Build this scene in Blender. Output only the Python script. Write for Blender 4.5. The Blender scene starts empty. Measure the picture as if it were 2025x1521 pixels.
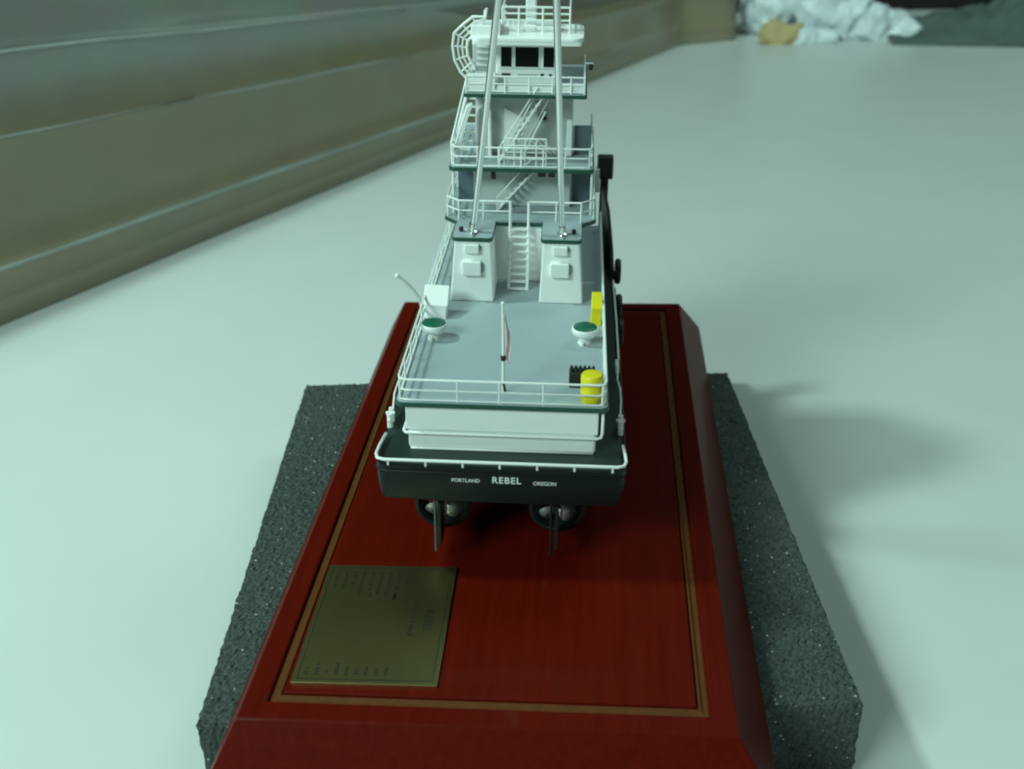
import bpy, bmesh, math, random
from mathutils import Vector, Matrix, noise
random.seed(7)
S = 0.01                 # the script is written in centimetres, the scene is in metres
ZT = 8.0                 # height of the wooden base's top above the table (cm)
scene = bpy.context.scene
col = scene.collection

# ------------------------------------------------------------------ camera
cam_d = bpy.data.cameras.new('camera'); cam = bpy.data.objects.new('camera', cam_d); col.objects.link(cam)
ROWS = [[0.9967281209848088, 0.012211014445323716, -0.07989958675930904], [0.07645018435028088, -0.46331620909395943, 0.8828892680872332], [-0.02623780003926249, -0.8861088993555015, -0.46273382881747593]]
mw = Matrix(((ROWS[0][0], -ROWS[0][1], -ROWS[0][2]), (ROWS[1][0], -ROWS[1][1], -ROWS[1][2]), (ROWS[2][0], -ROWS[2][1], -ROWS[2][2])))
cam.matrix_world = Matrix.Translation(Vector((14.483, -32.48, 32.31 + ZT)) * S) @ mw.to_4x4()
cam_d.sensor_width = 36.0; cam_d.lens = 39.11; cam_d.clip_start = 0.02; cam_d.clip_end = 30
cam_d.dof.use_dof = True; cam_d.dof.focus_distance = 0.56; cam_d.dof.aperture_fstop = 10.5
scene.camera = cam

# ------------------------------------------------------------------ world, lamps, exposure
w = bpy.data.worlds.new('World'); scene.world = w; w.use_nodes = True
bg = w.node_tree.nodes['Background']; bg.inputs[0].default_value = (0.66, 1.0, 0.88, 1); bg.inputs[1].default_value = 0.07
def lamp(name, loc, target, sx, sy, power, color):
    d = bpy.data.lights.new(name, 'AREA'); d.shape = 'RECTANGLE'; d.size = sx * S; d.size_y = sy * S
    d.energy = power; d.color = color
    o = bpy.data.objects.new(name, d); col.objects.link(o); o.location = Vector(loc) * S
    o.rotation_euler = (Vector(target) - Vector(loc)).to_track_quat('-Z', 'Y').to_euler()
    return o
TUBE = (0.675, 1.0, 0.905)
lamp('ceiling_tube_side', (-72, 15, 126), (10, 22, 8), 12, 12, 10.2, TUBE)
lamp('ceiling_tube_near', (-150, -188, 190), (10, 22, 10), 120, 70, 61, TUBE)
lamp('far_fill_lamp', (120, 130, 210), (50, 120, 0), 60, 120, 14, TUBE)  # added fill lamp that brightens the far table and the wrapped panel
vs = scene.view_settings; vs.view_transform = 'Standard'; vs.look = 'None'; vs.exposure = 0.0; vs.gamma = 1.0; vs.use_curve_mapping = False
scene.cycles.filter_width = 2.0
scene.cycles.use_denoising = True
scene.cycles.max_bounces = 8

# ------------------------------------------------------------------ helpers
class MB:
    def __init__(s): s.v = []; s.f = []
    def hexa(s, p):           # 8 points: bottom 4 ccw, top 4 ccw
        b = len(s.v); s.v += [tuple(q) for q in p]
        for f in ((3,2,1,0),(4,5,6,7),(0,1,5,4),(1,2,6,5),(2,3,7,6),(3,0,4,7)): s.f.append(tuple(b+i for i in f))
        return s
    def box(s, x0, x1, y0, y1, z0, z1):
        return s.hexa([(x0,y0,z0),(x1,y0,z0),(x1,y1,z0),(x0,y1,z0),(x0,y0,z1),(x1,y0,z1),(x1,y1,z1),(x0,y1,z1)])
    def prism(s, poly, z0, z1):
        b = len(s.v); n = len(poly)
        s.v += [(x,y,z0) for x,y in poly] + [(x,y,z1) for x,y in poly]
        s.f.append(tuple(b+i for i in reversed(range(n)))); s.f.append(tuple(b+n+i for i in range(n)))
        for i in range(n): j = (i+1) % n; s.f.append((b+i,b+j,b+n+j,b+n+i))
        return s
    def tube(s, pts, r, n=8, closed=False, r1=None):
        pts = [Vector(p) for p in pts]; m = len(pts); b = len(s.v)
        prev = None
        for i, p in enumerate(pts):
            if closed: t = (pts[(i+1)%m]-pts[i-1])
            else: t = pts[min(i+1,m-1)] - pts[max(i-1,0)]
            t.normalize()
            if prev is None:
                up = Vector((0,0,1)) if abs(t.z) < .9 else Vector((1,0,0))
                a = t.cross(up).normalized()
            else:
                a = (prev - t*prev.dot(t)).normalized()
            prev = a; c = t.cross(a)
            rr = r if r1 is None else r + (r1-r)*i/(m-1)
            for k in range(n):
                an = 2*math.pi*k/n; s.v.append(tuple(p + (a*math.cos(an)+c*math.sin(an))*rr))
        rng = m if closed else m-1
        for i in range(rng):
            for k in range(n):
                i2 = (i+1) % m; k2 = (k+1) % n
                s.f.append((b+i*n+k, b+i*n+k2, b+i2*n+k2, b+i2*n+k))
        if not closed:
            s.f.append(tuple(b+k for k in reversed(range(n)))); s.f.append(tuple(b+(m-1)*n+k for k in range(n)))
        return s
    def lathe(s, c, prof, n=24, axis='z'):      # prof: (r, h) from bottom to top
        b = len(s.v); m = len(prof)
        for r, h in prof:
            for k in range(n):
                a = 2*math.pi*k/n; u, v = r*math.cos(a), r*math.sin(a)
                s.v.append((c[0]+u, c[1]+v, c[2]+h) if axis == 'z' else (c[0]+u, c[1]+h, c[2]+v) if axis == 'y' else (c[0]+h, c[1]+u, c[2]+v))
        for i in range(m-1):
            for k in range(n):
                k2 = (k+1) % n; q = (b+i*n+k, b+i*n+k2, b+(i+1)*n+k2, b+(i+1)*n+k); s.f.append(q if axis != 'y' else q[::-1])
        s.f.append(tuple(b+k for k in reversed(range(n)))); s.f.append(tuple(b+(m-1)*n+k for k in range(n)))
        return s
    def build(s, name, m, parent=None, smooth=False, bevel=0, seg=2):
        me = bpy.data.meshes.new(name)
        me.from_pydata([(x*S, y*S, z*S) for x,y,z in s.v], [], s.f); me.update()
        bm = bmesh.new(); bm.from_mesh(me); bmesh.ops.recalc_face_normals(bm, faces=bm.faces); bm.to_mesh(me); bm.free()
        o = bpy.data.objects.new(name, me); col.objects.link(o)
        me.materials.append(m)
        if smooth:
            for p in me.polygons: p.use_smooth = True
            if smooth == 'auto': me.set_sharp_from_angle(angle=math.radians(38))
        if bevel:
            md = o.modifiers.new('bevel', 'BEVEL'); md.width = bevel*S; md.segments = seg; md.limit_method = 'ANGLE'; md.angle_limit = math.radians(40)
            md.harden_normals = False
        if parent: o.parent = parent
        return o
def dup(o, loc=None, parent=None):
    c = o.copy(); col.objects.link(c)
    c.parent = parent if parent is not None else o.parent
    if loc is not None: c.location = Vector(loc)*S
    return c
def empty(name, loc, rot=(0,0,0)):
    o = bpy.data.objects.new(name, None); col.objects.link(o); o.location = Vector(loc)*S; o.rotation_euler = rot; o.empty_display_size = .02
    return o
def tag(o, label, cat, group=None):
    o['label'] = label; o['category'] = cat
    if group: o['group'] = group
    return o
def rounded(x0, x1, y0, y1, r, n=5, corners=(1,1,1,1)):   # corners: near-left, near-right, far-right, far-left
    out = []
    for (cx, cy, a0, on) in ((x0,y0,180,corners[0]),(x1,y0,270,corners[1]),(x1,y1,0,corners[2]),(x0,y1,90,corners[3])):
        if not on: out.append((cx,cy)); continue
        ccx = cx + (r if cx == x0 else -r); ccy = cy + (r if cy == y0 else -r)
        for k in range(n+1):
            a = math.radians(a0 + 90*k/n); out.append((ccx + r*math.cos(a), ccy + r*math.sin(a)))
    return out

# ------------------------------------------------------------------ materials
def mat(name, c, rough=.5, metal=0, coat=0, var=.06, scale=900, bump=0, bscale=None, spec=.5, coat_rough=.08, trans=0):
    m = bpy.data.materials.new(name); m.use_nodes = True; nt = m.node_tree; b = nt.nodes['Principled BSDF']
    b.inputs['Roughness'].default_value = rough; b.inputs['Metallic'].default_value = metal
    b.inputs['Coat Weight'].default_value = coat; b.inputs['Coat Roughness'].default_value = coat_rough
    b.inputs['Specular IOR Level'].default_value = spec; b.inputs['Transmission Weight'].default_value = trans
    tc = nt.nodes.new('ShaderNodeTexCoord'); no = nt.nodes.new('ShaderNodeTexNoise')
    no.inputs['Scale'].default_value = scale; no.inputs['Detail'].default_value = 4
    nt.links.new(tc.outputs['Object'], no.inputs['Vector'])
    mx = nt.nodes.new('ShaderNodeMix'); mx.data_type = 'RGBA'
    mx.inputs['A'].default_value = (*[x*(1-var) for x in c], 1); mx.inputs['B'].default_value = (*[min(1, x*(1+var)) for x in c], 1)
    nt.links.new(no.outputs['Fac'], mx.inputs['Factor']); nt.links.new(mx.outputs['Result'], b.inputs['Base Color'])
    if bump:
        n2 = nt.nodes.new('ShaderNodeTexNoise'); n2.inputs['Scale'].default_value = bscale or scale; n2.inputs['Detail'].default_value = 3
        nt.links.new(tc.outputs['Object'], n2.inputs['Vector'])
        bp = nt.nodes.new('ShaderNodeBump'); bp.inputs['Strength'].default_value = bump; bp.inputs['Distance'].default_value = .0006
        nt.links.new(n2.outputs['Fac'], bp.inputs['Height']); nt.links.new(bp.outputs['Normal'], b.inputs['Normal'])
    m['p'] = 1
    return m
WHITE = mat('white_paint', (.93,.935,.93), .42, var=.03, scale=300)
RAILW = mat('white_rail_paint', (.90,.905,.89), .35, var=.03)
HOUSEW = mat('white_house_paint', (.93,.935,.93), .5, var=.03, scale=120)
GREY_AND_SHADE = mat('grey_paint_and_shade', (.58,.60,.60), .5, var=.05, scale=150)  # grey fittings; on the middle house the grey holds the overhang's shade
DECK = mat('grey_deck_paint', (.35,.41,.44), .5, var=.05, scale=90, bump=.05, bscale=2500)
GREEN = mat('dark_green_trim', (.012,.075,.05), .35, var=.1)
CAPGREEN = mat('green_cap_paint', (.012,.12,.07), .3, var=.1)
HULL = mat('black_hull_paint', (.013,.017,.017), .33, var=.15, scale=60, bump=.08, bscale=300, spec=.18)
MAINDECK = mat('black_green_deck_paint', (.012,.026,.023), .5, var=.15, scale=80)
BLACK = mat('black_rubber', (.010,.011,.011), .55, var=.2, scale=500, bump=.3)
GLASS = mat('dark_window_glass', (.004,.006,.006), .25, var=.1, spec=.15)
BLUEP = mat('blue_grey_panel', (.10,.14,.165), .35, var=.1, scale=60)
YELLOW = mat('yellow_paint', (.78,.66,.012), .4, var=.05, scale=200)
SILVER = mat('polished_aluminium', (.88,.89,.89), .24, metal=1, var=.03, scale=400)
PROP = mat('cast_propeller_metal', (.80,.80,.74), .36, metal=.5, var=.06, scale=300)
FLAG = mat('faded_flag_cloth', (.82,.68,.67), .8, var=.12, scale=500)
RED = mat('red_paint', (.5,.08,.06), .5)

# the table, white laminate with faint smudges
TABLE = mat('white_laminate', (.70,.715,.712), .36, var=.05, scale=11, bump=.03, bscale=700)
# lacquered wood with a fine grain along the base
def wood_mat():
    m = bpy.data.materials.new('red_lacquered_wood'); m.use_nodes = True; nt = m.node_tree; b = nt.nodes['Principled BSDF']
    tc = nt.nodes.new('ShaderNodeTexCoord'); mp = nt.nodes.new('ShaderNodeMapping'); mp.inputs['Scale'].default_value = (160, 9, 160)
    no = nt.nodes.new('ShaderNodeTexNoise'); no.inputs['Scale'].default_value = 1.5; no.inputs['Detail'].default_value = 8; no.inputs['Roughness'].default_value = .65
    nt.links.new(tc.outputs['Object'], mp.inputs['Vector']); nt.links.new(mp.outputs['Vector'], no.inputs['Vector'])
    cr = nt.nodes.new('ShaderNodeValToRGB'); cr.color_ramp.elements[0].position = .3; cr.color_ramp.elements[1].position = .75
    cr.color_ramp.elements[0].color = (.082,.0036,.0010,1); cr.color_ramp.elements[1].color = (.122,.0062,.0016,1)
    nt.links.new(no.outputs['Fac'], cr.inputs['Fac']); nt.links.new(cr.outputs['Color'], b.inputs['Base Color'])
    b.inputs['Roughness'].default_value = .45; b.inputs['Coat Weight'].default_value = .09; b.inputs['Coat Roughness'].default_value = .1
    b.inputs['Specular IOR Level'].default_value = .06
    n2 = nt.nodes.new('ShaderNodeTexNoise'); n2.inputs['Scale'].default_value = 60; nt.links.new(tc.outputs['Object'], n2.inputs['Vector'])
    bp = nt.nodes.new('ShaderNodeBump'); bp.inputs['Strength'].default_value = .06; bp.inputs['Distance'].default_value = .001
    nt.links.new(n2.outputs['Fac'], bp.inputs['Height']); nt.links.new(bp.outputs['Normal'], b.inputs['Coat Normal'])
    return m
WOOD = wood_mat()
GROOVE = mat('tan_groove_stain', (.115,.038,.010), .6, var=.3, scale=260, coat=0, spec=.12)
BRASS = mat('brushed_brass', (.34,.29,.12), .36, metal=1, var=.07, scale=60, bump=.05, bscale=1800)
BRASSEDGE = mat('bright_brass_edge', (.85,.72,.42), .3, metal=1, var=.05)
INK = mat('etched_black', (.014,.015,.008), .5)
def foam_mat():
    m = bpy.data.materials.new('charcoal_open_cell_foam'); m.use_nodes = True; nt = m.node_tree; b = nt.nodes['Principled BSDF']
    tc = nt.nodes.new('ShaderNodeTexCoord')
    n1 = nt.nodes.new('ShaderNodeTexNoise'); n1.inputs['Scale'].default_value = 800; n1.inputs['Detail'].default_value = 5; n1.inputs['Roughness'].default_value = .7
    vo = nt.nodes.new('ShaderNodeTexVoronoi'); vo.inputs['Scale'].default_value = 700; vo.inputs['Randomness'].default_value = 1
    for q in (n1, vo): nt.links.new(tc.outputs['Object'], q.inputs['Vector'])
    cr = nt.nodes.new('ShaderNodeValToRGB'); e = cr.color_ramp.elements
    e[0].position = .34; e[0].color = (.009,.017,.0145,1); e[1].position = .70; e[1].color = (.092,.115,.102,1)
    nt.links.new(n1.outputs['Fac'], cr.inputs['Fac'])
    sx = nt.nodes.new('ShaderNodeSeparateColor'); nt.links.new(vo.outputs['Color'], sx.inputs['Color'])
    gt = nt.nodes.new('ShaderNodeMath'); gt.operation = 'GREATER_THAN'; gt.inputs[1].default_value = .972; nt.links.new(sx.outputs['Red'], gt.inputs[0])
    lt = nt.nodes.new('ShaderNodeMath'); lt.operation = 'LESS_THAN'; lt.inputs[1].default_value = .38; nt.links.new(vo.outputs['Distance'], lt.inputs[0])
    mu = nt.nodes.new('ShaderNodeMath'); mu.operation = 'MULTIPLY'; nt.links.new(gt.outputs[0], mu.inputs[0]); nt.links.new(lt.outputs[0], mu.inputs[1])
    mx = nt.nodes.new('ShaderNodeMix'); mx.data_type = 'RGBA'; mx.inputs['B'].default_value = (.42,.45,.44,1)  # sparse pale cells: the foam's glints painted into its colour
    nt.links.new(mu.outputs[0], mx.inputs['Factor']); nt.links.new(cr.outputs['Color'], mx.inputs['A']); nt.links.new(mx.outputs['Result'], b.inputs['Base Color'])
    b.inputs['Roughness'].default_value = .75
    return m
FOAM = foam_mat()

# ------------------------------------------------------------------ setting
o = MB().box(-400, 400, 262, 266, -80, 220).build('wall', mat('dark_brown_wall', (.022,.016,.012), .8, scale=4, var=.3)); o['kind'] = 'structure'

o = MB().box(-150, 190, -120, 215, -3, 0).build('table', TABLE, bevel=.3)
tag(o, 'white laminate table top under the foam slab and the ship model', 'table')

# wrapped panel standing on the table along the left
def panel():
    # (height at the near end, horizontal stand-off towards the viewer) profile, bottom to top
    prof = [(0,.0),(.6,.25),(1.9,.5),(2.6,.35),(3.3,.05),(4.2,.35),(5.3,.75),(6.2,.55),(7.2,.0),(9,-.1),(12.5,-.2),(15.0,-.1),(15.9,.25),(16.6,.55),(17.1,.3),(17.8,.0),(18.6,-.35),(20.5,-.5),(22.8,-.35),(23.5,.1),(24.1,-.1),(25.2,-.5),(28,-.6),(30,-.8)]
    A = Vector((-39.3,54.5)); B = Vector((27.8,179.9)); D = Vector((38.6,184.2)); u = (B-A).normalized()
    path = []
    n1 = 90
    for i in range(n1+1):
        s = -60 + (142.2+60)*i/n1; p = A+u*s; path.append((p, s, Vector((u.y,-u.x))))
    for i in range(1,7):
        p = B + (D-B)*i/6; v=(D-B).normalized(); path.append((p, 142.2+i*1.6, Vector((v.y,-v.x))))
    mb = MB(); m = len(prof)
    for p, s, n in path:
        for j,(h, off) in enumerate(prof):
            k = max(.3, 1 - .0036*s) if h <= 24.5 else max(.23, 1-.0052*s)
            ks = max(.3, 1-.0036*s)
            q = p + n*(off*.65*(.6+.4*ks) + .12*noise.noise(Vector((s*.05,h*.25,0))))
            mb.v.append((q.x, q.y, h*k + (.10*noise.noise(Vector((s*.06,h*.4,9))) if j else 0)))
        for off, top in ((-6,1),(-6,0)):
            q = p + n*off; mb.v.append((q.x, q.y, (30*max(.23,1-.0052*s)) if top else 0))
    r = m+2
    for i in range(len(path)-1):
        for j in range(r):
            j2=(j+1)%r; mb.f.append((i*r+j,(i+1)*r+j,(i+1)*r+j2,i*r+j2))
    mb.f.append(tuple(range(r))); mb.f.append(tuple((len(path)-1)*r+j for j in range(r)))
    return mb
def wrap_mat():
    m = bpy.data.materials.new('plastic_wrapped_cardboard'); m.use_nodes = True; nt = m.node_tree; b = nt.nodes['Principled BSDF']
    tc = nt.nodes.new('ShaderNodeTexCoord'); sp = nt.nodes.new('ShaderNodeSeparateXYZ'); nt.links.new(tc.outputs['Object'], sp.inputs[0])
    # the board is printed in two colours: olive tan below, grey above (the line follows the board's taper)
    ma = nt.nodes.new('ShaderNodeMath'); ma.operation = 'MULTIPLY_ADD'; ma.inputs[1].default_value = .062; nt.links.new(sp.outputs['Y'], ma.inputs[0]); nt.links.new(sp.outputs['Z'], ma.inputs[2])
    no = nt.nodes.new('ShaderNodeTexNoise'); no.inputs['Scale'].default_value = 14; no.inputs['Detail'].default_value = 5; nt.links.new(tc.outputs['Object'], no.inputs['Vector'])
    cr = nt.nodes.new('ShaderNodeValToRGB'); e = cr.color_ramp.elements
    e[0].position = .205; e[0].color = (.345,.295,.18,1); e[1].position = .245; e[1].color = (.38,.40,.365,1)
    nt.links.new(ma.outputs[0], cr.inputs['Fac'])
    mx = nt.nodes.new('ShaderNodeMix'); mx.data_type='RGBA'; mx.blend_type='MULTIPLY'; mx.inputs['Factor'].default_value=.35
    nt.links.new(cr.outputs['Color'], mx.inputs['A']); nt.links.new(no.outputs['Color'], mx.inputs['B']); nt.links.new(mx.outputs['Result'], b.inputs['Base Color'])
    b.inputs['Roughness'].default_value = .45; b.inputs['Coat Weight'].default_value = .9; b.inputs['Coat Roughness'].default_value = .16
    return m
o = panel().build('wrapped_panel', wrap_mat(), smooth=True)
STREAK = mat('pale_gloss_streak', (.43,.45,.41), .3, var=.35, scale=25, coat=.5)
def gloss_streak(h, s0, s1, wd, off):  # pale strip standing in for a glossy highlight along the panel
    A = Vector((-39.3,54.5)); u = (Vector((27.8,179.9))-A).normalized(); n = Vector((u.y,-u.x)); pts = []
    mb = MB(); N = 40
    for i in range(N+1):
        s_ = s0+(s1-s0)*i/N; k = 1-.0036*s_; e = min(1, 4*min(i, N-i)/N)+.02
        p = A+u*s_+n*(off*.65*(.6+.4*k)+.03); z = h*k + .25*noise.noise(Vector((s_*.05,h,2)))
        w_ = wd*e*k*(.8+.5*noise.noise(Vector((s_*.09,h,7))))
        for a,b_ in ((-.06,-w_),(.10,-w_*.3),(.12,w_*.3),(-.06,w_)): q = p+n*a; mb.v.append((q.x,q.y,z+b_))
    for i in range(N):
        for k in range(4): k2=(k+1)%4; mb.f.append((i*4+k,(i+1)*4+k,(i+1)*4+k2,i*4+k2))
    mb.f += [(0,1,2,3), tuple(N*4+k for k in (3,2,1,0))]
    return mb
for h,s0,s1,wd,off in ((5.2,-40,120,.40,.72),(16.3,22,62,.26,.45),(16.5,-40,26,.14,.45),(23.5,-50,62,.24,.05)):
    gloss_streak(h,s0,s1,wd,off).build('gloss_streak', STREAK, o, smooth=True)
tag(o, 'long olive tan panel wrapped in glossy plastic standing along the left of the table', 'panel')

# crumpled things at the far end of the table
def crumple(c, r, seed, sub=5, amp=.35, freq=.35, ridge=True):
    bm = bmesh.new(); bmesh.ops.create_icosphere(bm, subdivisions=sub, radius=1)
    mb = MB(); sd = Vector((seed*7.3, seed*3.1, seed*1.7))
    for v in bm.verts:
        p = v.co.copy()
        q = Vector((p.x*r[0], p.y*r[1], p.z*r[2]))
        t = q*freq + sd
        d = 0; a = 1
        for k in range(3):
            nv = noise.noise(t); d += a*((1-2*abs(nv)) if ridge else nv); t = t*2.1; a *= .45
        q *= 1 + amp*(d-.6)*.55
        z = max(q.z, -r[2]*.55)
        mb.v.append((c[0]+q.x, c[1]+q.y, c[2] + z + r[2]*.55))
    bm.verts.index_update()
    for f in bm.faces: mb.f.append(tuple(v.index for v in f.verts))
    bm.free(); return mb
BAG = mat('white_plastic_film', (.80,.86,.90), .4, var=.08, scale=30, coat=.3)
for c, r, sd, lab in [((46.5,192,0),(5.2,5,8.5),1,'tall white crumpled plastic bag next to the end of the wrapped panel'),
                      ((56.5,188,0),(6.5,5,7.5),2,'widest white crumpled plastic bag at the far end of the table'),
                      ((65.5,186,0),(5.5,4,3.4),3,'low white plastic bag trailing towards the green cloth'),
                      ((52,181.5,0),(4.0,2.2,1.7),4,'small flat fold of white plastic film in front of the bags')]:
    tag(crumple(c, r, sd, amp=.85, freq=.17).build('plastic_bag', BAG, smooth=True), lab, 'plastic bag', 'white plastic bags at the far end')
o = crumple((46.6,180.8,0),(3.4,1.6,2.3),11, sub=3, amp=1.0, freq=.42).build('crumpled_wrapper', mat('yellow_paper', (.55,.42,.20), .6, var=.25, scale=60), smooth='auto')
tag(o, 'crumpled yellow wrapper lying in front of the white plastic bags', 'wrapper')
def cloth():
    mb = MB(); nx, ny = 70, 40
    for i in range(nx+1):
        for j in range(ny+1):
            u, v = i/nx, j/ny
            x = 66 + 60*u; y = 177.5 - 9.0*u + 26*v
            h = (1.2 + 9.5*min(1,u*1.6)**1.2)*math.sin(math.pi*min(1, v*1.05+.02))**.6 if v < .96 else .3
            h *= .70 + .45*noise.noise(Vector((x*.14 + y*.1, y*.16, 3))) + .38*(1-2*abs(noise.noise(Vector((x*.2 - y*.25, y*.1, 8)))))
            mb.v.append((x, y, max(.05, h if 0 < j else .05)))
    for i in range(nx):
        for j in range(ny): a = i*(ny+1)+j; mb.f.append((a, a+ny+1, a+ny+2, a+1))
    return mb
o = cloth().build('folded_cloth', mat('grey_green_cloth', (.10,.14,.125), .85, var=.35, scale=18), smooth=True)
md = o.modifiers.new('thickness', 'SOLIDIFY'); md.thickness = .002; md.offset = 1
tag(o, 'grey green rumpled cloth at the far right of the table', 'cloth')

# ------------------------------------------------------------------ foam slab
def foam():
    W, L, H = 29.4, 32.2, 4.95; st = .135
    nx, ny, nz = int(W/st), int(L/st), int(H/.25)
    rnd = random.Random(3); idx = {}; mb = MB()
    def vert(i,j,k):
        key=(i,j,k)
        if key not in idx:
            x,y,z = W*i/nx, L*j/ny, H*k/nz
            n = Vector(((i==nx)-(i==0), (j==ny)-(j==0), float(k==nz)))
            if n.length: n.normalize()
            big = .10*noise.noise(Vector((x*.8,y*.8,z*.8)))
            d = rnd.gauss(0,.030) + big*.35 - .04
            edge = (i in (0,nx)) + (j in (0,ny)) + (k == nz)
            if edge > 1: d -= .10
            if k == 0: d = 0
            idx[key] = len(mb.v); mb.v.append((x+n.x*d+rnd.gauss(0,.02), y+n.y*d+rnd.gauss(0,.02), z+n.z*d if k else 0))
        return idx[key]
    for i in range(nx):
        for j in range(ny): mb.f.append((vert(i,j,nz),vert(i+1,j,nz),vert(i+1,j+1,nz),vert(i,j+1,nz)))
    for k in range(nz):
        for i in range(nx):
            mb.f.append((vert(i,0,k),vert(i+1,0,k),vert(i+1,0,k+1),vert(i,0,k+1))); mb.f.append((vert(i,ny,k),vert(i,ny,k+1),vert(i+1,ny,k+1),vert(i+1,ny,k)))
        for j in range(ny):
            mb.f.append((vert(0,j,k),vert(0,j,k+1),vert(0,j+1,k+1),vert(0,j+1,k))); mb.f.append((vert(nx,j,k),vert(nx,j+1,k),vert(nx,j+1,k+1),vert(nx,j,k+1)))
    return mb
o = foam().build('foam_slab', FOAM)
o.location = Vector((-3.1, 2.6, 0))*S; o.rotation_euler = (0,0,math.radians(5.2))
tag(o, 'dark grey open-cell foam slab lying under the red wooden base', 'foam slab')

# ------------------------------------------------------------------ wooden base
base = empty('display_base', (0,0,5.0)); tag(base, 'red lacquered wooden display base with sloped sides and a brass plaque', 'display base')
BW, BL = 20.0, 42.1
def ring_mesh(loops, close=True):
    mb = MB(); n = len(loops[0])
    for lp in loops: mb.v += lp
    for i in range(len(loops)-1):
        for k in range(n): k2=(k+1)%n; mb.f.append((i*n+k,i*n+k2,(i+1)*n+k2,(i+1)*n+k))
    return mb
def rect(ins, z):
    il = ins if ins >= 0 else ins*.82
    return [(il,ins,z),(BW-ins,ins,z),(BW-ins,BL-ins,z),(il,BL-ins,z)]
mb = ring_mesh([rect(-1.7,0.02), rect(-1.7,.35), rect(0,3), rect(.99,3), rect(1.02,2.80), rect(1.50,2.80), rect(1.53,3)])
n=len(mb.v); mb.f.append((n-4,n-3,n-2,n-1)); mb.f.append((3,2,1,0))
mb.build('plinth', WOOD, base, bevel=.07, seg=3)
mb = ring_mesh([rect(1.035,2.805), rect(1.10,2.83), rect(1.26,2.835), rect(1.38,2.93), rect(1.44,2.93), rect(1.485,2.805)])
mb.build('groove_inlay', GROOVE, base, bevel=.03)
# plaque
plq = MB().box(0,6.15,0,8.05,0,.13).build('plaque', BRASS, base, bevel=.02); plq.location = Vector((1.72,1.98,3.004))*S; plq.rotation_euler=(0,0,math.radians(.8))
plq['label'] = 'engraved brass plaque on the near left corner of the base'
mb = MB()
for (x0,x1,y0,y1) in ((.20,5.95,.20,.245),(.20,5.95,7.8,7.845),(.20,.245,.245,7.8),(5.905,5.95,.245,7.8)): mb.box(x0,x1,y0,y1,.128,.134)
mb.build('plaque_border', INK, plq)
MB().box(0.02,6.13,-.035,-.002,.0,.125).build('plaque_edge', BRASSEDGE, plq)
def text_mesh(txt, size, name, m, parent, loc, rot, align='CENTER', sx=1, space=1.0, thick=0.0):
    cu = bpy.data.curves.new('txt', 'FONT'); cu.body = txt; cu.size = size*S; cu.align_x = align; cu.align_y='CENTER'; cu.space_character = space; cu.offset = thick*S
    t = bpy.data.objects.new('txt', cu); col.objects.link(t)
    dg = bpy.context.evaluated_depsgraph_get(); me = bpy.data.meshes.new_from_object(t.evaluated_get(dg)); bpy.data.objects.remove(t)
    me.name = name; me.materials.clear(); me.materials.append(m)
    o = bpy.data.objects.new(name, me); col.objects.link(o); o.parent = parent; o.location = Vector(loc)*S; o.rotation_euler = rot; o.scale = (sx,1,1)
    return o
text_mesh('REBEL', .54, 'plaque_title', INK, plq, (5.25,4.1,.136), (0,0,-math.pi/2), sx=1.0, space=1.1, thick=.012)
# rows of fine print, too small to read: one mark per word
def fine_print():
    mb = MB(); rnd = random.Random(5)
    def row(x, y_from, y_to, h=.16):       # text runs from far (large y) to near
        y = y_from
        while y > y_to+.1:
            wl = rnd.uniform(.08,.16); k = y-wl
            if k < y_to: break
            hh = h*rnd.uniform(.75,1.0)
            mb.box(x-hh/2, x+hh/2, k+.03, y, .128, .134)
            y = k - (.12 if rnd.random() < .16 else .015)
    row(4.55, 5.3, 2.9, .2)
    for i in range(9):
        x = .55+ .42*i
        row(x, 7.55, 7.55-rnd.uniform(.9,2.3)); row(x, rnd.uniform(.75,1.25), .42)
    row(3.5, 5.9, 5.2); row(2.35, 5.95, 5.6)
    return mb
fp = fine_print().build('plaque_engraving', INK, plq); fp['kind'] = 'stuff'
# posts that carry the model
for y in (19.5, 31.0):
    MB().lathe((10,y,3.0), [(.8,0),(.8,.15),(.45,.3),(.38,1.2),(.55,2.1),(.55,2.35)], 20).build('support_post', BRASSEDGE, base, smooth='auto')

# ------------------------------------------------------------------ the tugboat model (centimetres; origin at the transom's deck edge)
ship = empty('model_tugboat', (10.0, 9.8, ZT+6.0), Matrix.Rotation(math.radians(1.0),3,'Z').__matmul__(Matrix.Rotation(math.radians(1.8),3,'Y')).to_euler())
tag(ship, 'scale model pusher tugboat with black hull, white houses and grey decks on the red base', 'ship model')

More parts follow.
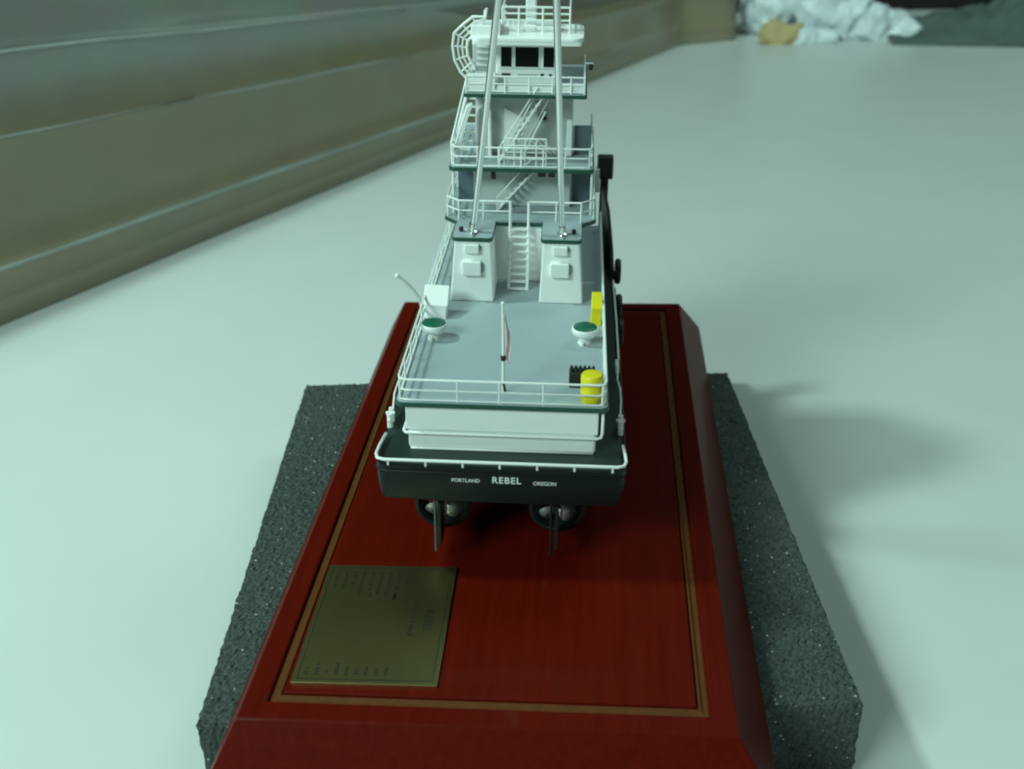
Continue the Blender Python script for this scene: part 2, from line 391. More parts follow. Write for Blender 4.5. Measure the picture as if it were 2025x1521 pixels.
def hull():
    # y, deck half width, deck z, chine half width, chine z, keel z
    st = [(0,5.22,-.12,5.10,-1.85,-1.95),(.06,5.42,-.12,5.3,-1.9,-2.0),(.18,5.55,-.12,5.44,-1.95,-2.05),(.45,5.62,-.12,5.5,-2.0,-2.15),(3,5.65,-.12,5.5,-2.2,-2.8),(8,5.66,-.12,5.4,-2.8,-4.0),(14,5.66,-.12,5.3,-3.2,-4.3),(20,5.64,-.12,5.2,-3.2,-4.3),
          (25,5.55,-.08,4.9,-3.2,-4.3),(28,5.3,.0,4.2,-3.1,-4.2),(30.5,4.6,.2,3.0,-2.9,-4.0),(32.5,3.2,.45,1.5,-2.7,-3.8),(33.6,1.2,.6,.4,-2.5,-3.6)]
    mb = MB(); n = None
    for y,a,za,b,zb,zk in st:
        m = (za+zb)/2
        half = [(0,za),(a*.6,za),(a,za),(a+.02,za-.25),(a*.5+b*.5+.06,m),(b,zb+.12),(b-.10,zb-.01),(b*.5,(zb+zk)/2-.05),(0,zk)]
        loop = half + [(-x,z) for x,z in reversed(half[1:-1])]
        n = len(loop); mb.v += [(x,y,z) for x,z in loop]
    for i in range(len(st)-1):
        for k in range(n): k2=(k+1)%n; mb.f.append((i*n+k,(i+1)*n+k,(i+1)*n+k2,i*n+k2))
    mb.f.append(tuple(range(n))); mb.f.append(tuple((len(st)-1)*n+k for k in reversed(range(n))))
    return mb
hu = hull().build('hull', HULL, ship, smooth='auto')
# deck sheet and rubbing strake
outl = [(-5.1,.1),(5.1,.1),(5.45,.35),(5.5,3),(5.5,24),(5.15,28),(4.4,30.3),(3,32.2),(-3,32.2),(-4.4,30.3),(-5.15,28),(-5.5,24),(-5.5,3),(-5.45,.35)]
MB().prism(outl,-.14,-.085).build('main_deck', MAINDECK, ship)
st = [(-5.66,22,-.42),(-5.68,3,-.42),(-5.64,.45,-.42),(-5.50,.12,-.42),(-5.2,-.02,-.42),(5.2,-.02,-.42),(5.50,.12,-.42),(5.64,.45,-.42),(5.68,3,-.42),(5.66,22,-.42)]
MB().tube(st,.06,8).build('rubbing_strake', HULL, hu, smooth=True)
RX = math.pi/2
text_mesh('PORTLAND', .26, 'port_lettering', WHITE, hu, (-1.55,-.035,-.80), (RX,0,0), sx=.95, thick=.003)
text_mesh('REBEL', .47, 'name_lettering', WHITE, hu, (.30,-.035,-.74), (RX,0,0), sx=.95, space=1.15, thick=.008)
text_mesh('OREGON', .26, 'port_lettering', WHITE, hu, (2.03,-.035,-.83), (RX,0,0), sx=.95, thick=.003)
# transom rail
tr = [(-5.5,2.3,.16),(-5.62,1.2,.16),(-5.66,.5,.16),(-5.55,.12,.16),(-5.25,0,.16),(5.25,0,.16),(5.55,.12,.16),(5.66,.5,.16),(5.62,1.2,.16),(5.55,1.9,.16)]
rl = MB().tube(tr,.075,10).build('transom_rail', RAILW, ship, smooth=True)
stub = None
for x in (-5.05,-3.35,-1.67,.0,1.68,3.35,5.05):
    if stub is None: stub = MB().tube([(0,0,0),(0,0,.28)],.055,8).build('rail_stub', RAILW, rl, smooth='auto'); stub.location=Vector((x,0.02,-.14))*S
    else: dup(stub,(x,.02,-.14))

# main house under the boat deck
mh = MB().box(-4.32,4.28,1.5,25,-.09,2.18).build('main_house', HOUSEW, ship, bevel=.12)
MB().box(-4.40,4.36,1.43,24.9,.92,2.15).build('upper_plating', HOUSEW, mh, bevel=.05)
MB().tube([(-4.5,2.6,.82),(-4.52,1.55,.82),(-4.42,1.35,.82),(4.3,1.35,.80),(4.5,1.4,.83),(4.56,1.5,1.0),(4.56,1.55,2.15)],.075,8).build('grab_rail', RAILW, mh, smooth=True)
MB().tube([(-4.22,1.45,-.05),(4.18,1.45,-.05)],.06,6).build('base_trim', RAILW, mh, smooth=True)

def deck(name, poly, z0, z1, rim=.05):
    d = MB().prism(poly,z0,z1).build(name, DECK, ship)
    cx = sum(p[0] for p in poly)/len(poly); cy = sum(p[1] for p in poly)/len(poly)
    big = []
    for x,y in poly:
        v = Vector((x-cx,y-cy)); big.append((x+rim*math.copysign(1,v.x), y+rim*math.copysign(1,v.y)))
    MB().prism(big,z0-.04,z1-.025).build('deck_edge', GREEN, d, bevel=.02)
    return d
boat_deck = deck('boat_deck', rounded(-4.8,4.76,1.3,25.5,.35), 2.22, 2.42)

def railing(path, z, h, rails, posts, r=.055, name='railing'):
    """path: plan polyline; rails: heights as fractions; posts: list of plan points"""
    top = MB().tube([(x,y,z+h) for x,y in path], r, 8).build(name, RAILW, ship, smooth='auto')
    for fr in rails: MB().tube([(x,y,z+h*fr) for x,y in path], r*.85, 8).build('rail', RAILW, top, smooth='auto')
    first = None
    for x,y in posts:
        if first is None:
            first = MB().tube([(0,0,0),(0,0,h)], r*.95, 8).build('post', RAILW, top, smooth='auto'); first.location = Vector((x,y,z))*S
        else: dup(first,(x,y,z))
    return top
zb = 2.42
aft = [(-4.68,25),(-4.68,1.85),(-4.62,1.55),(-4.35,1.42),(4.30,1.42),(4.55,1.52),(4.64,1.8),(4.64,25)]
posts = [(-4.62,1.55),(-2.0,1.42),(-.12,1.42),(1.85,1.42),(4.5,1.5)] + [(-4.68,y) for y in (3.6,5.6,7.6,9.6,11.8,14,16.2,18.4,20.6,22.8)] + [(4.64,y) for y in (3.6,5.6,7.6,9.6,11.8,14,16.2,18.4,20.6,22.8)]
railing(aft, zb, 1.08, (.06,.52), posts)

# funnels
def funnel(sgn):
    def X(a): return a*sgn
    b = [(X(1.22),12.85),(X(3.58),12.85),(X(3.58),15.6),(X(1.22),15.6)]
    t = [(X(1.38),12.95),(X(3.30),12.95),(X(3.30),15.6),(X(1.38),15.6)]
    if sgn < 0: b = [b[1],b[0],b[3],b[2]]; t = [t[1],t[0],t[3],t[2]]
    m = MB().hexa([(x,y,zb) for x,y in b]+[(x,y,5.85) for x,y in t])
    f = m.build('funnel', WHITE, ship, bevel=.08)
    xa, xb = sorted((X(1.30),X(3.40)))
    cap = MB().prism(rounded(xa,xb,12.9,15.75,.22),5.93,6.05).build('cap', DECK, f)
    MB().prism(rounded(xa-.04,xb+.04,12.84,15.79,.24),5.84,6.02).build('cap_edge', GREEN, f, bevel=.02)
    xm = X(2.34)
    for (w,z0,z1,d) in ((.42,5.2,5.72,.22),(.54,3.98,4.78,.30)):
        lb = MB().box(xm-w,xm+w*.85,12.9-d,12.98,z0,z1).build('locker_box', WHITE, f, bevel=.06)
        MB().hexa([(xm+w*.85,12.93-d*.6,z0+.1),(xm+w*1.12,12.93-d*.3,z0+.22),(xm+w*1.12,12.95,z0+.22),(xm+w*.85,12.95,z0+.1),(xm+w*.85,12.93-d*.6,z1-.1),(xm+w*1.12,12.93-d*.3,z1-.22),(xm+w*1.12,12.95,z1-.22),(xm+w*.85,12.95,z1-.1)])  .build('side_wedge', DECK, lb, bevel=.02)  # darker wedge on the box's right side
    return f
fl, fr_ = funnel(-1), funnel(1)

# pipe masts rising from the funnel caps
for f, p0, p1 in ((fl,(-2.39,13.75,6.05),(-.62,11.6,20.6)),(fr_,(2.37,13.72,6.05),(1.72,11.6,20.6))):
    P0, P1 = Vector(p0), Vector(p1)
    q = P0 + (P1-P0)*.035
    pm = MB().tube([q, q+(P1-q)*.5, P1], .155, 16, r1=.185).build('pipe_mast', SILVER, ship, smooth='auto')
    MB().lathe(tuple(P0), [(.30,0),(.30,.08),(.20,.14),(.20,.42),(.16,.55)], 18).build('collar', SILVER, pm, smooth='auto')
    MB().hexa([(P0.x-.05,P0.y-.75,6.05),(P0.x+.05,P0.y-.75,6.05),(P0.x+.05,P0.y-.2,6.05),(P0.x-.05,P0.y-.2,6.05),(P0.x-.05,P0.y-.6,6.2),(P0.x+.05,P0.y-.6,6.2),(P0.x+.05,P0.y-.2,6.5),(P0.x-.05,P0.y-.2,6.5)]).build('bracket', GREY_AND_SHADE, pm)
    MB().lathe((P0.x,P0.y-.72,6.05), [(.10,0),(.10,.16),(.05,.22)], 12).build('foot_bolt', SILVER, pm, smooth='auto')
    s = -1 if P0.x < 0 else 1
    MB().tube([(P0.x+s*.28,P0.y,6.15),(P0.x+s*.62,P0.y+.05,6.2)],.05,8).build('release_lever', GREY_AND_SHADE, pm)
    MB().lathe((P0.x+s*.62,P0.y+.05,6.06), [(.08,0),(.13,.06),(.13,.2),(.06,.27)], 12).build('knob', BLACK, pm, smooth='auto')

# ladder between the funnels
ld = MB().tube([(-.52,14.55,zb),(-.50,15.65,6.0),(-.50,15.9,7.08)],.085,8).tube([(.50,14.55,zb),(.50,15.65,6.0),(.50,15.9,7.08)],.085,8).build('ladder', RAILW, ship, smooth='auto')
rung = MB().box(-.48,.48,-.13,.13,-.035,.035).build('rung', RAILW, ld)
for i in range(9):
    k = (i+.25)/9.2; p = (0, 14.55+1.1*k, zb+(6.0-zb)*k)
    if i == 0: rung.location = Vector(p)*S
    else: dup(rung, p)

# engine casing and platform deck behind the funnels
MB().box(-3.2,3.2,15.95,25,zb,5.72).build('engine_casing', HOUSEW, ship, bevel=.06)
plat = [(-3.42,15.82),(3.42,15.82),(4.15,16.6),(4.15,25.2),(-4.15,25.2),(-4.15,16.6)]
deck('platform_deck', plat, 5.74, 5.93)
zp = 5.93
railing([(-.50,15.92),(-3.35,15.92),(-4.05,16.65),(-4.05,24)], zp, 1.13, (.5,), [(-2.0,15.92),(-3.35,15.92),(-4.05,16.65),(-4.05,19.5),(-4.05,22)])
railing([(.50,15.92),(3.35,15.92),(4.05,16.65),(4.05,24)], zp, 1.13, (.5,), [(2.0,15.92),(3.35,15.92),(4.05,16.65),(4.05,19.5),(4.05,22)])
h2 = MB().box(-2.75,2.72,18.55,25.6,zp,8.38).build('middle_house', GREY_AND_SHADE, ship, bevel=.08)  # shade of the deck above is put into the wall's grey
for x0,x1 in ((-3.72,-2.85),(2.82,3.86)):
    MB().box(x0,x1,19.3,19.5,zp,8.38).build('side_sheet', BLUEP, ship, bevel=.03)  # blue-grey sheet beside the house
for x in (-3.78,3.88):
    MB().tube([(x,17.3,zp),(x,17.3,8.4)],.07,8).build('deck_stanchion', RAILW, ship, smooth='auto')
def stair(x0,z0,x1,z1,y,w=.62,n=9,handrail=True):
    m = MB()
    for yy in (y, y+w): m.tube([(x0,yy,z0),(x1,yy,z1)],.055,6)
    s = m.build('inclined_stair', RAILW, ship, smooth='auto')
    tread = None
    for i in range(n):
        k=(i+.5)/n; p=(x0+(x1-x0)*k, y+w/2, z0+(z1-z0)*k)
        if tread is None: tread = MB().box(-.13,.13,-w/2,w/2,-.025,.025).build('tread', RAILW, s); tread.location=Vector(p)*S
        else: dup(tread,p)
    if handrail:
        for yy in (y-.02,):
            MB().tube([(x0-.02,yy,z0),(x0-.02,yy,z0+.75),(x1-.35,yy,z1+.45)],.045,6).build('handrail', RAILW, s, smooth='auto')
    return s
stair(-1.35,zp,.9,8.5,17.75)
for x,z,w_,h_ in ((-1.55,7.9,.13,.42),(1.12,8.08,.22,.30),(1.68,8.08,.18,.30)):
    lp = MB().box(x-w_,x+w_,17.15,17.45,z,z+h_).build('flood_light', BLACK, ship, bevel=.05)
    MB().tube([(x,17.3,z+h_-.05),(x,17.3,8.42)],.05,6).build('light_bracket', BLACK, lp)

# bridge-base deck
deck('upper_deck', rounded(-3.95,3.95,17.0,26.2,.35), 8.42, 8.62)
zu = 8.62
side = [(-3.85,25),(-3.85,17.5),(-3.7,17.18),(-3.45,17.1),(3.45,17.1),(3.7,17.18),(3.85,17.5),(3.85,25)]
railing(side, zu, 1.08, (.05,.52), [(-3.72,17.18),(-2.4,17.1),(-1.2,17.1),(0,17.1),(1.2,17.1),(2.4,17.1),(3.72,17.18)]+[(-3.85,y) for y in (19,21,23)]+[(3.85,y) for y in (19,21,23)], r=.05)
h3 = MB().box(-2.72,2.72,19.7,25.8,zu,12.3).build('upper_house', GREY_AND_SHADE, ship, bevel=.1)
for poly in ([(-1.1,8.7),(-1.1,11.3),(.15,10.6),(-.6,9.1)],):
    m = MB(); b = [(x,19.62,z) for x,z in poly]; c = [(x,19.72,z) for x,z in poly]
    m.v += b + c; m.f += [(0,1,2,3),(7,6,5,4),(0,4,5,1),(1,5,6,2),(2,6,7,3),(3,7,4,0)]
    m.build('gusset_plate', WHITE, h3, bevel=.02)
MB().box(2.86,3.82,19.9,20.1,zu,10.25).build('side_sheet', BLUEP, ship, bevel=.03)
MB().box(2.40,2.74,19.4,19.65,zu,10.7).build('screen_post', WHITE, ship, bevel=.08)
stair(-1.3,zu,1.15,12.35,17.95,w=.8,n=11)
MB().tube([(-.1,18.0,zu+.05),(1.25,18.0,11.5)],.05,6).build('stair_brace', RAILW, ship, smooth='auto')
for k in range(4):
    MB().tube([(.25+.28*k,18.6,zu+1.0+.05*k),(1.0+.28*k,18.65,zu-.0+.35)],.035,6).build('stair_brace', RAILW, ship, smooth='auto')
for k in range(3):
    MB().tube([(-.75+.42*k,18.35,zu+.9),(.62+.42*k,18.4,12.2)],.045,6).build('stair_brace', RAILW, ship, smooth='auto')
# small cage rail on the upper deck in front of the stair
railing([(-.95,17.45),(1.35,17.45)], zu, 1.5, (.25,.5,.75), [(-.95,17.45),(-.4,17.45),(.2,17.45),(.8,17.45),(1.35,17.45)], r=.045)
m = MB().lathe((1.0,19.45,10.75),[(.10,0),(.20,.05),(.20,.2),(.08,.32)],12).build('horn', BLACK, ship, smooth='auto')
MB().box(.75,1.28,19.35,19.6,10.68,10.76).build('horn_shelf', BLACK, m)
# arched locker at the port side
ar = [(-2.68,19.0,zu),(-2.55,19.0,11.0),(-2.48,19.0,11.35),(-2.25,19.0,11.58),(-2.0,19.0,11.5),(-1.88,19.0,11.2),(-1.85,19.0,zu)]
a = MB().tube(ar,.11,8).build('arched_frame', RAILW, ship, smooth='auto')
m = MB(); pts=[(p[0],p[2]) for p in ar]; nn=len(pts)
m.v += [(x,19.05,z) for x,z in pts]+[(x,19.15,z) for x,z in pts]; m.f += [tuple(range(nn)), tuple(nn+k for k in reversed(range(nn)))]
for k in range(nn): k2=(k+1)%nn; m.f.append((k,k2,nn+k2,nn+k))
m.build('frame_panel', GREY_AND_SHADE, a)
# port side raked stair from the upper deck to the wheelhouse deck
ps = MB().hexa([(-3.92,17.9,9.0),(-3.78,17.9,9.0),(-3.1,21.2,12.1),(-3.24,21.2,12.1),(-3.92,17.9,9.35),(-3.78,17.9,9.35),(-3.1,21.2,12.45),(-3.24,21.2,12.45)]).build('raked_stair', WHITE, ship, bevel=.02)
for i in range(8):
    k=(i+.4)/8; x=-3.7+.72*k; y=18+3.2*k; z=9.1+3.0*k
    MB().box(x,x+.75,y-.13,y+.13,z,z+.06).build('tread', RAILW, ps)
MB().tube([(-3.85,17.6,zu),(-3.9,17.75,9.75),(-3.3,20.6,12.6),(-2.75,20.8,12.7)],.06,8).build('handrail', RAILW, ps, smooth='auto')
MB().tube([(-3.82,17.85,9.2),(-3.0,18.0,11.65),(-2.72,18.0,11.85)],.06,8).build('handrail', RAILW, ps, smooth='auto')

m = MB(); pts=[(-3.86,8.75),(-3.84,9.9),(-3.08,11.75),(-2.78,11.85),(-2.82,11.45),(-3.25,10.3),(-3.35,8.75)]; nn=len(pts)
m.v += [(x,18.25,z) for x,z in pts]+[(x,18.33,z) for x,z in pts]; m.f += [tuple(range(nn)), tuple(nn+k for k in reversed(range(nn)))]
for k in range(nn): k2=(k+1)%nn; m.f.append((k,k2,nn+k2,nn+k))
m.build('stair_side', HOUSEW, ps)
# wheelhouse deck
deck('wheelhouse_deck', rounded(-3.15,3.42,17.8,25.6,.15), 12.28, 12.46)
zw = 12.46
wr = [(-3.05,24),(-3.05,17.95),(3.32,17.95),(3.32,24)]
railing(wr, zw, .88, (.1,.55), [(-3.05,17.95),(-2.0,17.95),(-.95,17.95),(.35,17.95),(1.6,17.95),(2.6,17.95),(3.32,17.95)]+[(3.32,y) for y in (19.5,21,22.5)]+[(-3.05,y) for y in (19.5,21,22.5)], r=.05)
MB().box(2.05,3.28,18.02,18.1,zw+.02,zw+.55).build('spray_plate', WHITE, ship, bevel=.02)
MB().box(-2.95,-1.5,18.02,18.1,zw+.02,zw+1.0).build('spray_plate', WHITE, ship, bevel=.02)
MB().box(-1.4,2.0,18.05,18.12,zw+.02,zw+.42).build('spray_plate', WHITE, ship, bevel=.02)
wh = MB().box(-1.62,1.92,20.1,24.6,zw,15.0).build('wheelhouse', WHITE, ship, bevel=.1)
MB().box(-3.0,-1.5,21.3,24.4,zw,15.0).build('bridge_wing', GREY_AND_SHADE, wh, bevel=.06)
lv = None
for i in range(4):
    z = 13.25+.34*i
    if lv is None: lv = MB().box(-2.75,-1.85,21.16,21.32,-.05,.06).build('louvre_slat', HOUSEW, wh); lv.location=(0,0,z*S)
    else: dup(lv,(0,0,z))
for x0,x1 in ((-1.32,-.72),(-.53,.76),(1.02,1.62)):
    pn = MB().box(x0,x1,20.05,20.14,13.42,14.50).build('window_pane', GLASS, wh)
    fr = MB()
    for bx in ((x0-.07,x0,13.35,14.57),(x1,x1+.07,13.35,14.57),(x0,x1,13.35,13.42),(x0,x1,14.50,14.57)): fr.box(bx[0],bx[1],20.02,20.13,bx[2],bx[3])
    fr.build('window_frame', RAILW, pn)
for x0,x1,m_ in ((-1.30,-.80,BLACK),(-.42,.62,GREY_AND_SHADE),(.86,1.05,BLACK),(1.35,1.48,BLACK)):
    MB().box(x0,x1,20.04,20.12,12.86,13.06).build('vent_slot', m_, wh)
rf = MB().prism(rounded(-2.9,3.22,18.75,23.2,.6,6),14.98,15.22).build('wheelhouse_roof', WHITE, ship, bevel=.07, seg=3)
MB().box(-1.6,1.9,20.6,22.8,15.2,15.5).build('roof_hatch', WHITE, rf, bevel=.08)
MB().prism(rounded(-2.8,3.1,18.8,19.2,.15,4),14.80,15.0).build('roof_visor', WHITE, rf, bevel=.03)
zr=15.22
railing([(-1.25,23),(-1.25,20.2),(2.42,20.2),(2.42,23)], zr, 1.35, (.25,.5,.75), [(-1.25,20.2),(-.35,20.2),(.95,20.2),(1.75,20.2),(2.42,20.2),(-1.25,21.8),(2.42,21.8)], r=.06)
ms = MB().box(.0,.58,20.5,21.1,zr,19.5).build('signal_mast', WHITE, ship, bevel=.08)
MB().box(-.9,1.5,20.7,20.9,17.8,17.95).build('yard', WHITE, ms, bevel=.03)
MB().lathe((.3,20.8,19.5),[(.2,0),(.2,.3),(.1,.45)],14).build('mast_light', BLACK, ms, smooth='auto')
# curved outside stair with rails at the port side of the wheelhouse
c0 = [(-2.05,16.6),(-2.1,16.15),(-2.80,16.15),(-3.35,15.72),(-3.82,15.28),(-3.92,14.62),(-3.82,13.85),(-3.5,13.2),(-3.2,12.9),(-3.15,12.5)]
cen = Vector((-2.2,14.4))
cs = MB().tube([(x,19.5,z) for x,z in c0],.075,8).build('curved_stair', RAILW, ship, smooth='auto')
for s_ in (.84,.70,.55):
    MB().tube([(cen.x+(x-cen.x)*s_,19.5+.12*(1-s_),cen.y+(z-cen.y)*(s_ if i>1 else .95)) for i,(x,z) in enumerate(c0)],.055 if s_ > .6 else .09,8).build('stair_rail', RAILW, cs, smooth='auto')
st_ = None
for i in range(2,9):
    x,z = c0[i]; v = Vector((x,z))-cen; a = cen+v*.54
    MB().tube([(x,19.5,z),(a.x,19.55,a.y)],.05,6).build('stair_tread', RAILW, cs, smooth='auto')
MB().prism([(-2.9,19.3),(-1.3,19.3),(-1.3,21),(-2.9,21)],15.2,15.75).build('stair_landing', WHITE, cs, bevel=.08)
MB().hexa([(-2.85,19.2,12.5),(-1.55,19.2,12.5),(-1.55,20,12.5),(-2.85,20,12.5),(-2.75,19.4,13.15),(-1.55,19.4,13.15),(-1.55,20,13.15),(-2.75,20,13.15)]).build('stair_foot', WHITE, cs, bevel=.06)
MB().tube([(3.3,19,13.9),(3.75,19,13.9)],.03,6).build('lamp_arm', RAILW, ship)
MB().lathe((3.62,19,13.55),[(.1,0),(.13,.1),(.13,.25),(.06,.32)],12).build('side_lamp', BLACK, ship, smooth='auto')

# deck fittings --------------------------------------------------------------
def mushroom(x,y):
    v = MB().lathe((x,y,zb),[(.34,0),(.32,.08),(.30,.26),(.50,.40),(.63,.52),(.67,.66),(.67,.78),(.64,.84)],28).build('mushroom_vent', WHITE, ship, smooth='auto')
    MB().lathe((x,y,zb+.835),[(.60,0),(.58,.05),(.45,.10),(.25,.13),(.05,.14)],28).build('vent_cap', CAPGREEN, v, smooth='auto')
    MB().lathe((x-.12,y-.36,zb),[(.13,0),(.13,.16),(.06,.22)],10).build('clamp', RAILW, v, smooth='auto')
mushroom(-3.86,8.1); mushroom(3.70,8.1)
# flagstaff with a limp flag
fs = MB().tube([(-.02,2.5,zb),(-.02,2.55,4.6),(-.05,2.6,6.75)],.075,10,r1=.055).build('flagstaff', RAILW, ship, smooth='auto')
MB().lathe((-.05,2.6,6.72),[(.05,0),(.09,.06),(.09,.12),(.03,.18)],12).build('truck', RAILW, fs, smooth='auto')
MB().lathe((-.02,2.53,4.05),[(.1,0),(.12,.05),(.12,.2),(.09,.25)],12).build('clamp', BLACK, fs, smooth='auto')
MB().hexa([(-.02,2.45,2.5),(.12,2.4,2.45),(.14,2.55,2.45),(.0,2.6,2.5),(-.08,2.45,2.95),(.04,2.4,2.92),(.06,2.55,2.92),(-.06,2.6,2.95)]).build('cleat', BLACK, fs, bevel=.02)
mb = MB(); nu, nv = 6, 14
for i in range(nu+1):
    for j in range(nv+1):
        u, v = i/nu, j/nv
        wdt = .30*(min(1,v*1.6))**.8*(1-.25*max(0,v-.7)/.3)
        mb.v.append((.03+u*wdt, 2.6+.10*math.sin(u*7+v*4), 6.3 - v*2.2 - .2*u*v))
for i in range(nu):
    for j in range(nv): a_=i*(nv+1)+j; mb.f.append((a_,a_+nv+1,a_+nv+2,a_+1))
fg = mb.build('flag', FLAG, fs, smooth=True); md=fg.modifiers.new('t','SOLIDIFY'); md.thickness=.0003
# small deck crane with its winch box
wb = MB().hexa([(-4.62,10.35,zb),(-3.52,10.35,zb),(-3.52,11.3,zb),(-4.62,11.3,zb),(-4.66,10.5,3.25),(-3.50,10.5,3.22),(-3.50,11.4,3.3),(-4.66,11.4,3.3)]).build('winch_box', HOUSEW, ship, bevel=.05)
MB().hexa([(-4.74,10.42,3.18),(-3.44,10.42,3.12),(-3.44,11.5,3.45),(-4.74,11.5,3.5),(-4.74,10.55,3.3),(-3.44,10.55,3.24),(-3.44,11.55,3.86),(-4.74,11.55,3.9)]).build('box_lid', WHITE, wb, bevel=.05)
dv = MB().tube([(-4.93,11.5,1.9),(-4.95,11.5,2.6),(-5.06,11.5,3.1),(-5.35,11.5,3.55),(-5.8,11.5,4.05),(-6.14,11.5,4.32)],.10,10,r1=.075).build('davit_arm', GREY_AND_SHADE, ship, smooth='auto')
MB().lathe((-6.18,11.5,4.22),[(.06,0),(.13,.07),(.13,.17),(.06,.25)],14).build('arm_tip', RAILW, dv, smooth='auto')
# yellow locker, yellow drum and black studded bollard block at starboard
yb = MB().hexa([(3.98,10.05,zb),(4.55,10.05,zb),(4.55,10.75,zb),(3.98,10.75,zb),(4.02,10.15,3.35),(4.55,10.15,3.35),(4.55,10.75,3.35),(4.02,10.75,3.35)]).build('yellow_locker', YELLOW, ship, bevel=.04)
MB().hexa([(4.0,10.1,3.36),(4.57,10.1,3.36),(4.57,10.9,3.36),(4.0,10.9,3.36),(4.02,10.75,4.0),(4.57,10.75,4.0),(4.57,10.9,4.0),(4.02,10.9,4.0)]).build('locker_lid', YELLOW, yb, bevel=.03)
dr = MB().lathe((4.0,2.05,zb),[(.47,0),(.50,.05),(.50,.45),(.52,.50),(.50,.55),(.50,1.0),(.50,1.25),(.44,1.33),(.15,1.37)],28).build('yellow_drum', YELLOW, ship, smooth='auto')
bk = MB().box(2.97,4.2,3.15,3.75,zb,3.2).build('black_winch', BLACK, ship, bevel=.06)
stud=None
for i in range(6):
    for j in range(3):
        p=(3.08+.2*i,3.28+.18*j,3.2)
        if stud is None: stud=MB().lathe((0,0,-.02),[(.075,0),(.075,.1),(.04,.17)],8).build('stud', BLACK, bk, smooth='auto'); stud.location=Vector(p)*S
        else: dup(stud,p)
# bitts and side pipes on the main deck
for s in (-1,1):
    x = 5.48*s
    bt = MB().tube([(x,3.35,-.1),(x,3.35,.62)],.13,10).tube([(x,3.95,-.1),(x,3.95,.62)],.13,10).build('mooring_bitt', RAILW, ship, smooth='auto')
    MB().tube([(x,3.05,.35),(x,4.25,.35)],.075,8).tube([(x-.22,3.65,.5),(x+.2,3.65,.5)],.09,8).build('cross_bar', RAILW, bt, smooth='auto')
    MB().tube([(x,4.3,.3),(x+.04*s,5.2,.75),(x+.02*s,6.4,.8),(x-.05*s,8,.45),(x,9.5,.4)],.045,8).build('side_pipe', RAILW, ship, smooth='auto')
    MB().tube([(x+.1*s,11,.1),(x+.1*s,16,.1),(x+.05*s,22,.1)],.06,8).build('fender_rail', RAILW, ship, smooth='auto')
    ch = MB().box(x-.1,x+.1,9.6,10.6,-.1,.32).build('fairlead', RAILW, ship, bevel=.05)
# tyre fenders hung on the starboard hull side
for s in (1,):
    for y,z in ((16.2,-.75),(19.4,-.55),(23.2,.25)):
        pts=[(5.83*s,y+.62*math.cos(a*math.pi/9),z+.62*math.sin(a*math.pi/9)) for a in range(18)]
        ty = MB().tube(pts,.2,10,closed=True).build('tyre_fender', BLACK, ship, smooth=True)
        MB().lathe((5.72*s-.03,y,z),[(.34,0),(.34,.25),(.25,.33)],16,axis='x').build('tyre_hub', GREY_AND_SHADE, ty)
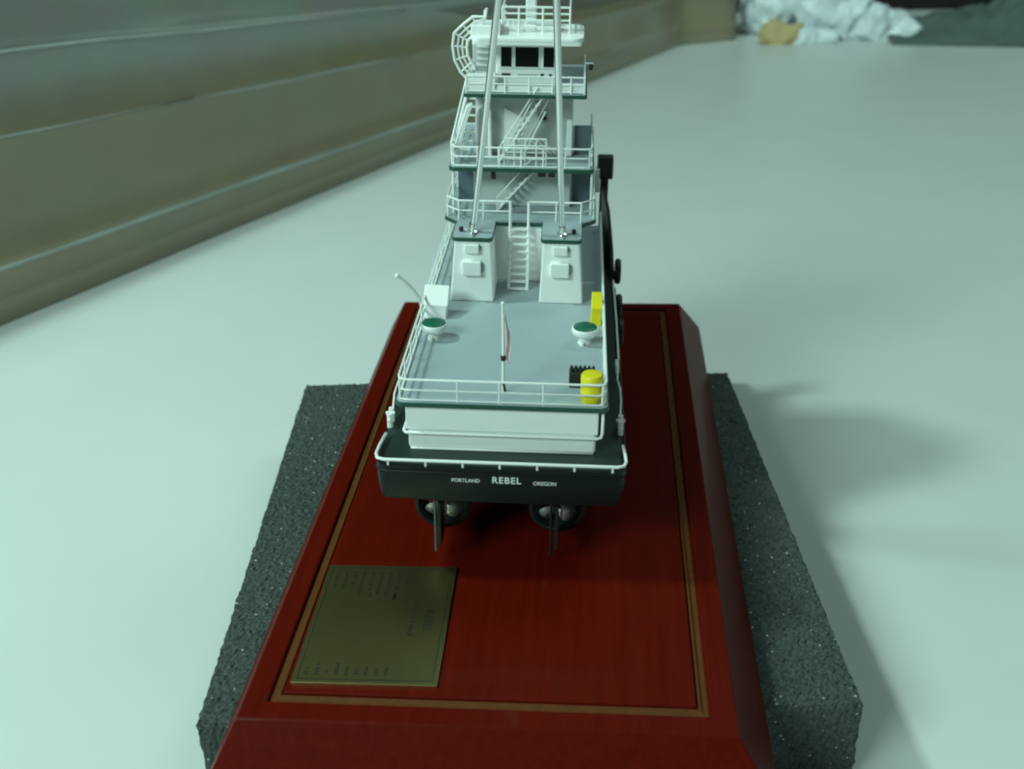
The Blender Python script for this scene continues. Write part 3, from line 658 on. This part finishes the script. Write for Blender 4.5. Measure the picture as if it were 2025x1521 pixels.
# bow bulwark with pushing pads
bp = [(5.62,22),(5.56,25),(5.34,28),(4.9,30)]
for s in (-1,1):
    m = MB(); nn = len(bp); k_=.93 if s<0 else 1
    zt_ = (.0,1.1,2.6,4.0)
    for (x,y),z in zip(bp,zt_): m.v += [(x*s*k_,y,-.3),((x-.22)*s*k_,y,-.3),((x-.22)*s*k_,y,z),(x*s*k_,y,z)]
    for i in range(nn-1):
        for k in range(4): k2=(k+1)%4; m.f.append((i*4+k,(i+1)*4+k,(i+1)*4+k2,i*4+k2))
    m.f += [(0,1,2,3),tuple((nn-1)*4+k for k in (3,2,1,0))]
    m.build('bow_bulwark', HULL, ship, bevel=.03)
    x0,x1 = sorted((4.42*s*k_,5.48*s*k_))
    pd = MB().box(x0,x1,29.7,30.6,4.15,5.65).build('pushing_pad', BLACK, ship, bevel=.1)
    xa,xb = sorted((4.65*s*k_,5.2*s*k_))
    MB().box(xa,xb,29.75,30.5,-.2,4.2).build('pad_column', BLACK, pd, bevel=.06)
    xa,xb = sorted((4.25*s*k_,4.6*s*k_))
    MB().box(xa,xb,29.5,30.3,3.3,4.9).build('pad_bracket', GREY_AND_SHADE, pd, bevel=.06)
# running gear under the stern
for s,xr in ((-1,-2.85),(1,2.62)):
    nz = MB().lathe((xr,1.7,-3.35),[(1.18,0),(1.36,.1),(1.40,.5),(1.30,1.4),(1.12,1.4),(1.10,.5),(1.12,.05),(1.18,0)],36,axis='y')
    nz.f = nz.f[:-2]
    nz = nz.build('propeller_nozzle', BLACK, ship, smooth='auto')
    pr = MB().lathe((xr,1.9,-3.35),[(.12,0),(.24,.15),(.26,.6),(.2,.8)],18,axis='y').build('propeller', BLACK, ship, smooth='auto')
    for q in range(4):
        a=math.radians(45+90*q); m=MB(); nr=6
        for i in range(nr+1):
            r=.2+.84*i/nr; wd=(.30+.34*math.sin(math.pi*min(1,(i/nr)*.85+.1)))
            tw=math.radians(62-30*i/nr)
            for e in (-1,1):
                t_=e*wd; dx=t_*math.cos(tw)*.9; dy=t_*math.sin(tw)*.45
                m.v.append((xr+r*math.cos(a)-dx*math.sin(a), 2.25+dy, -3.35+r*math.sin(a)+dx*math.cos(a)))
        for i in range(nr): m.f.append((2*i,2*i+1,2*i+3,2*i+2))
        b=m.build('blade', PROP, pr, smooth=True); md=b.modifiers.new('t','SOLIDIFY'); md.thickness=.0006
    MB().tube([(xr,2.4,-3.35),(xr,8.5,-3.0)],.13,10).build('propeller_shaft', PROP, pr, smooth='auto')
    rd = MB().box(xr-.09,xr+.09,.35,1.62,-4.75,-2.35).build('rudder', BLACK, ship, bevel=.05)
    MB().tube([(xr-.28*1,1.0,-5.5),(xr-.28,1.0,-1.95)],.055,8).build('rudder_stock', BLUEP if s<0 else BLACK, rd, smooth='auto')
    MB().tube([(xr+.2,1.35,-3.6),(xr+.2,1.35,-1.95)],.06,8).build('rudder_horn', PROP, rd, smooth='auto')
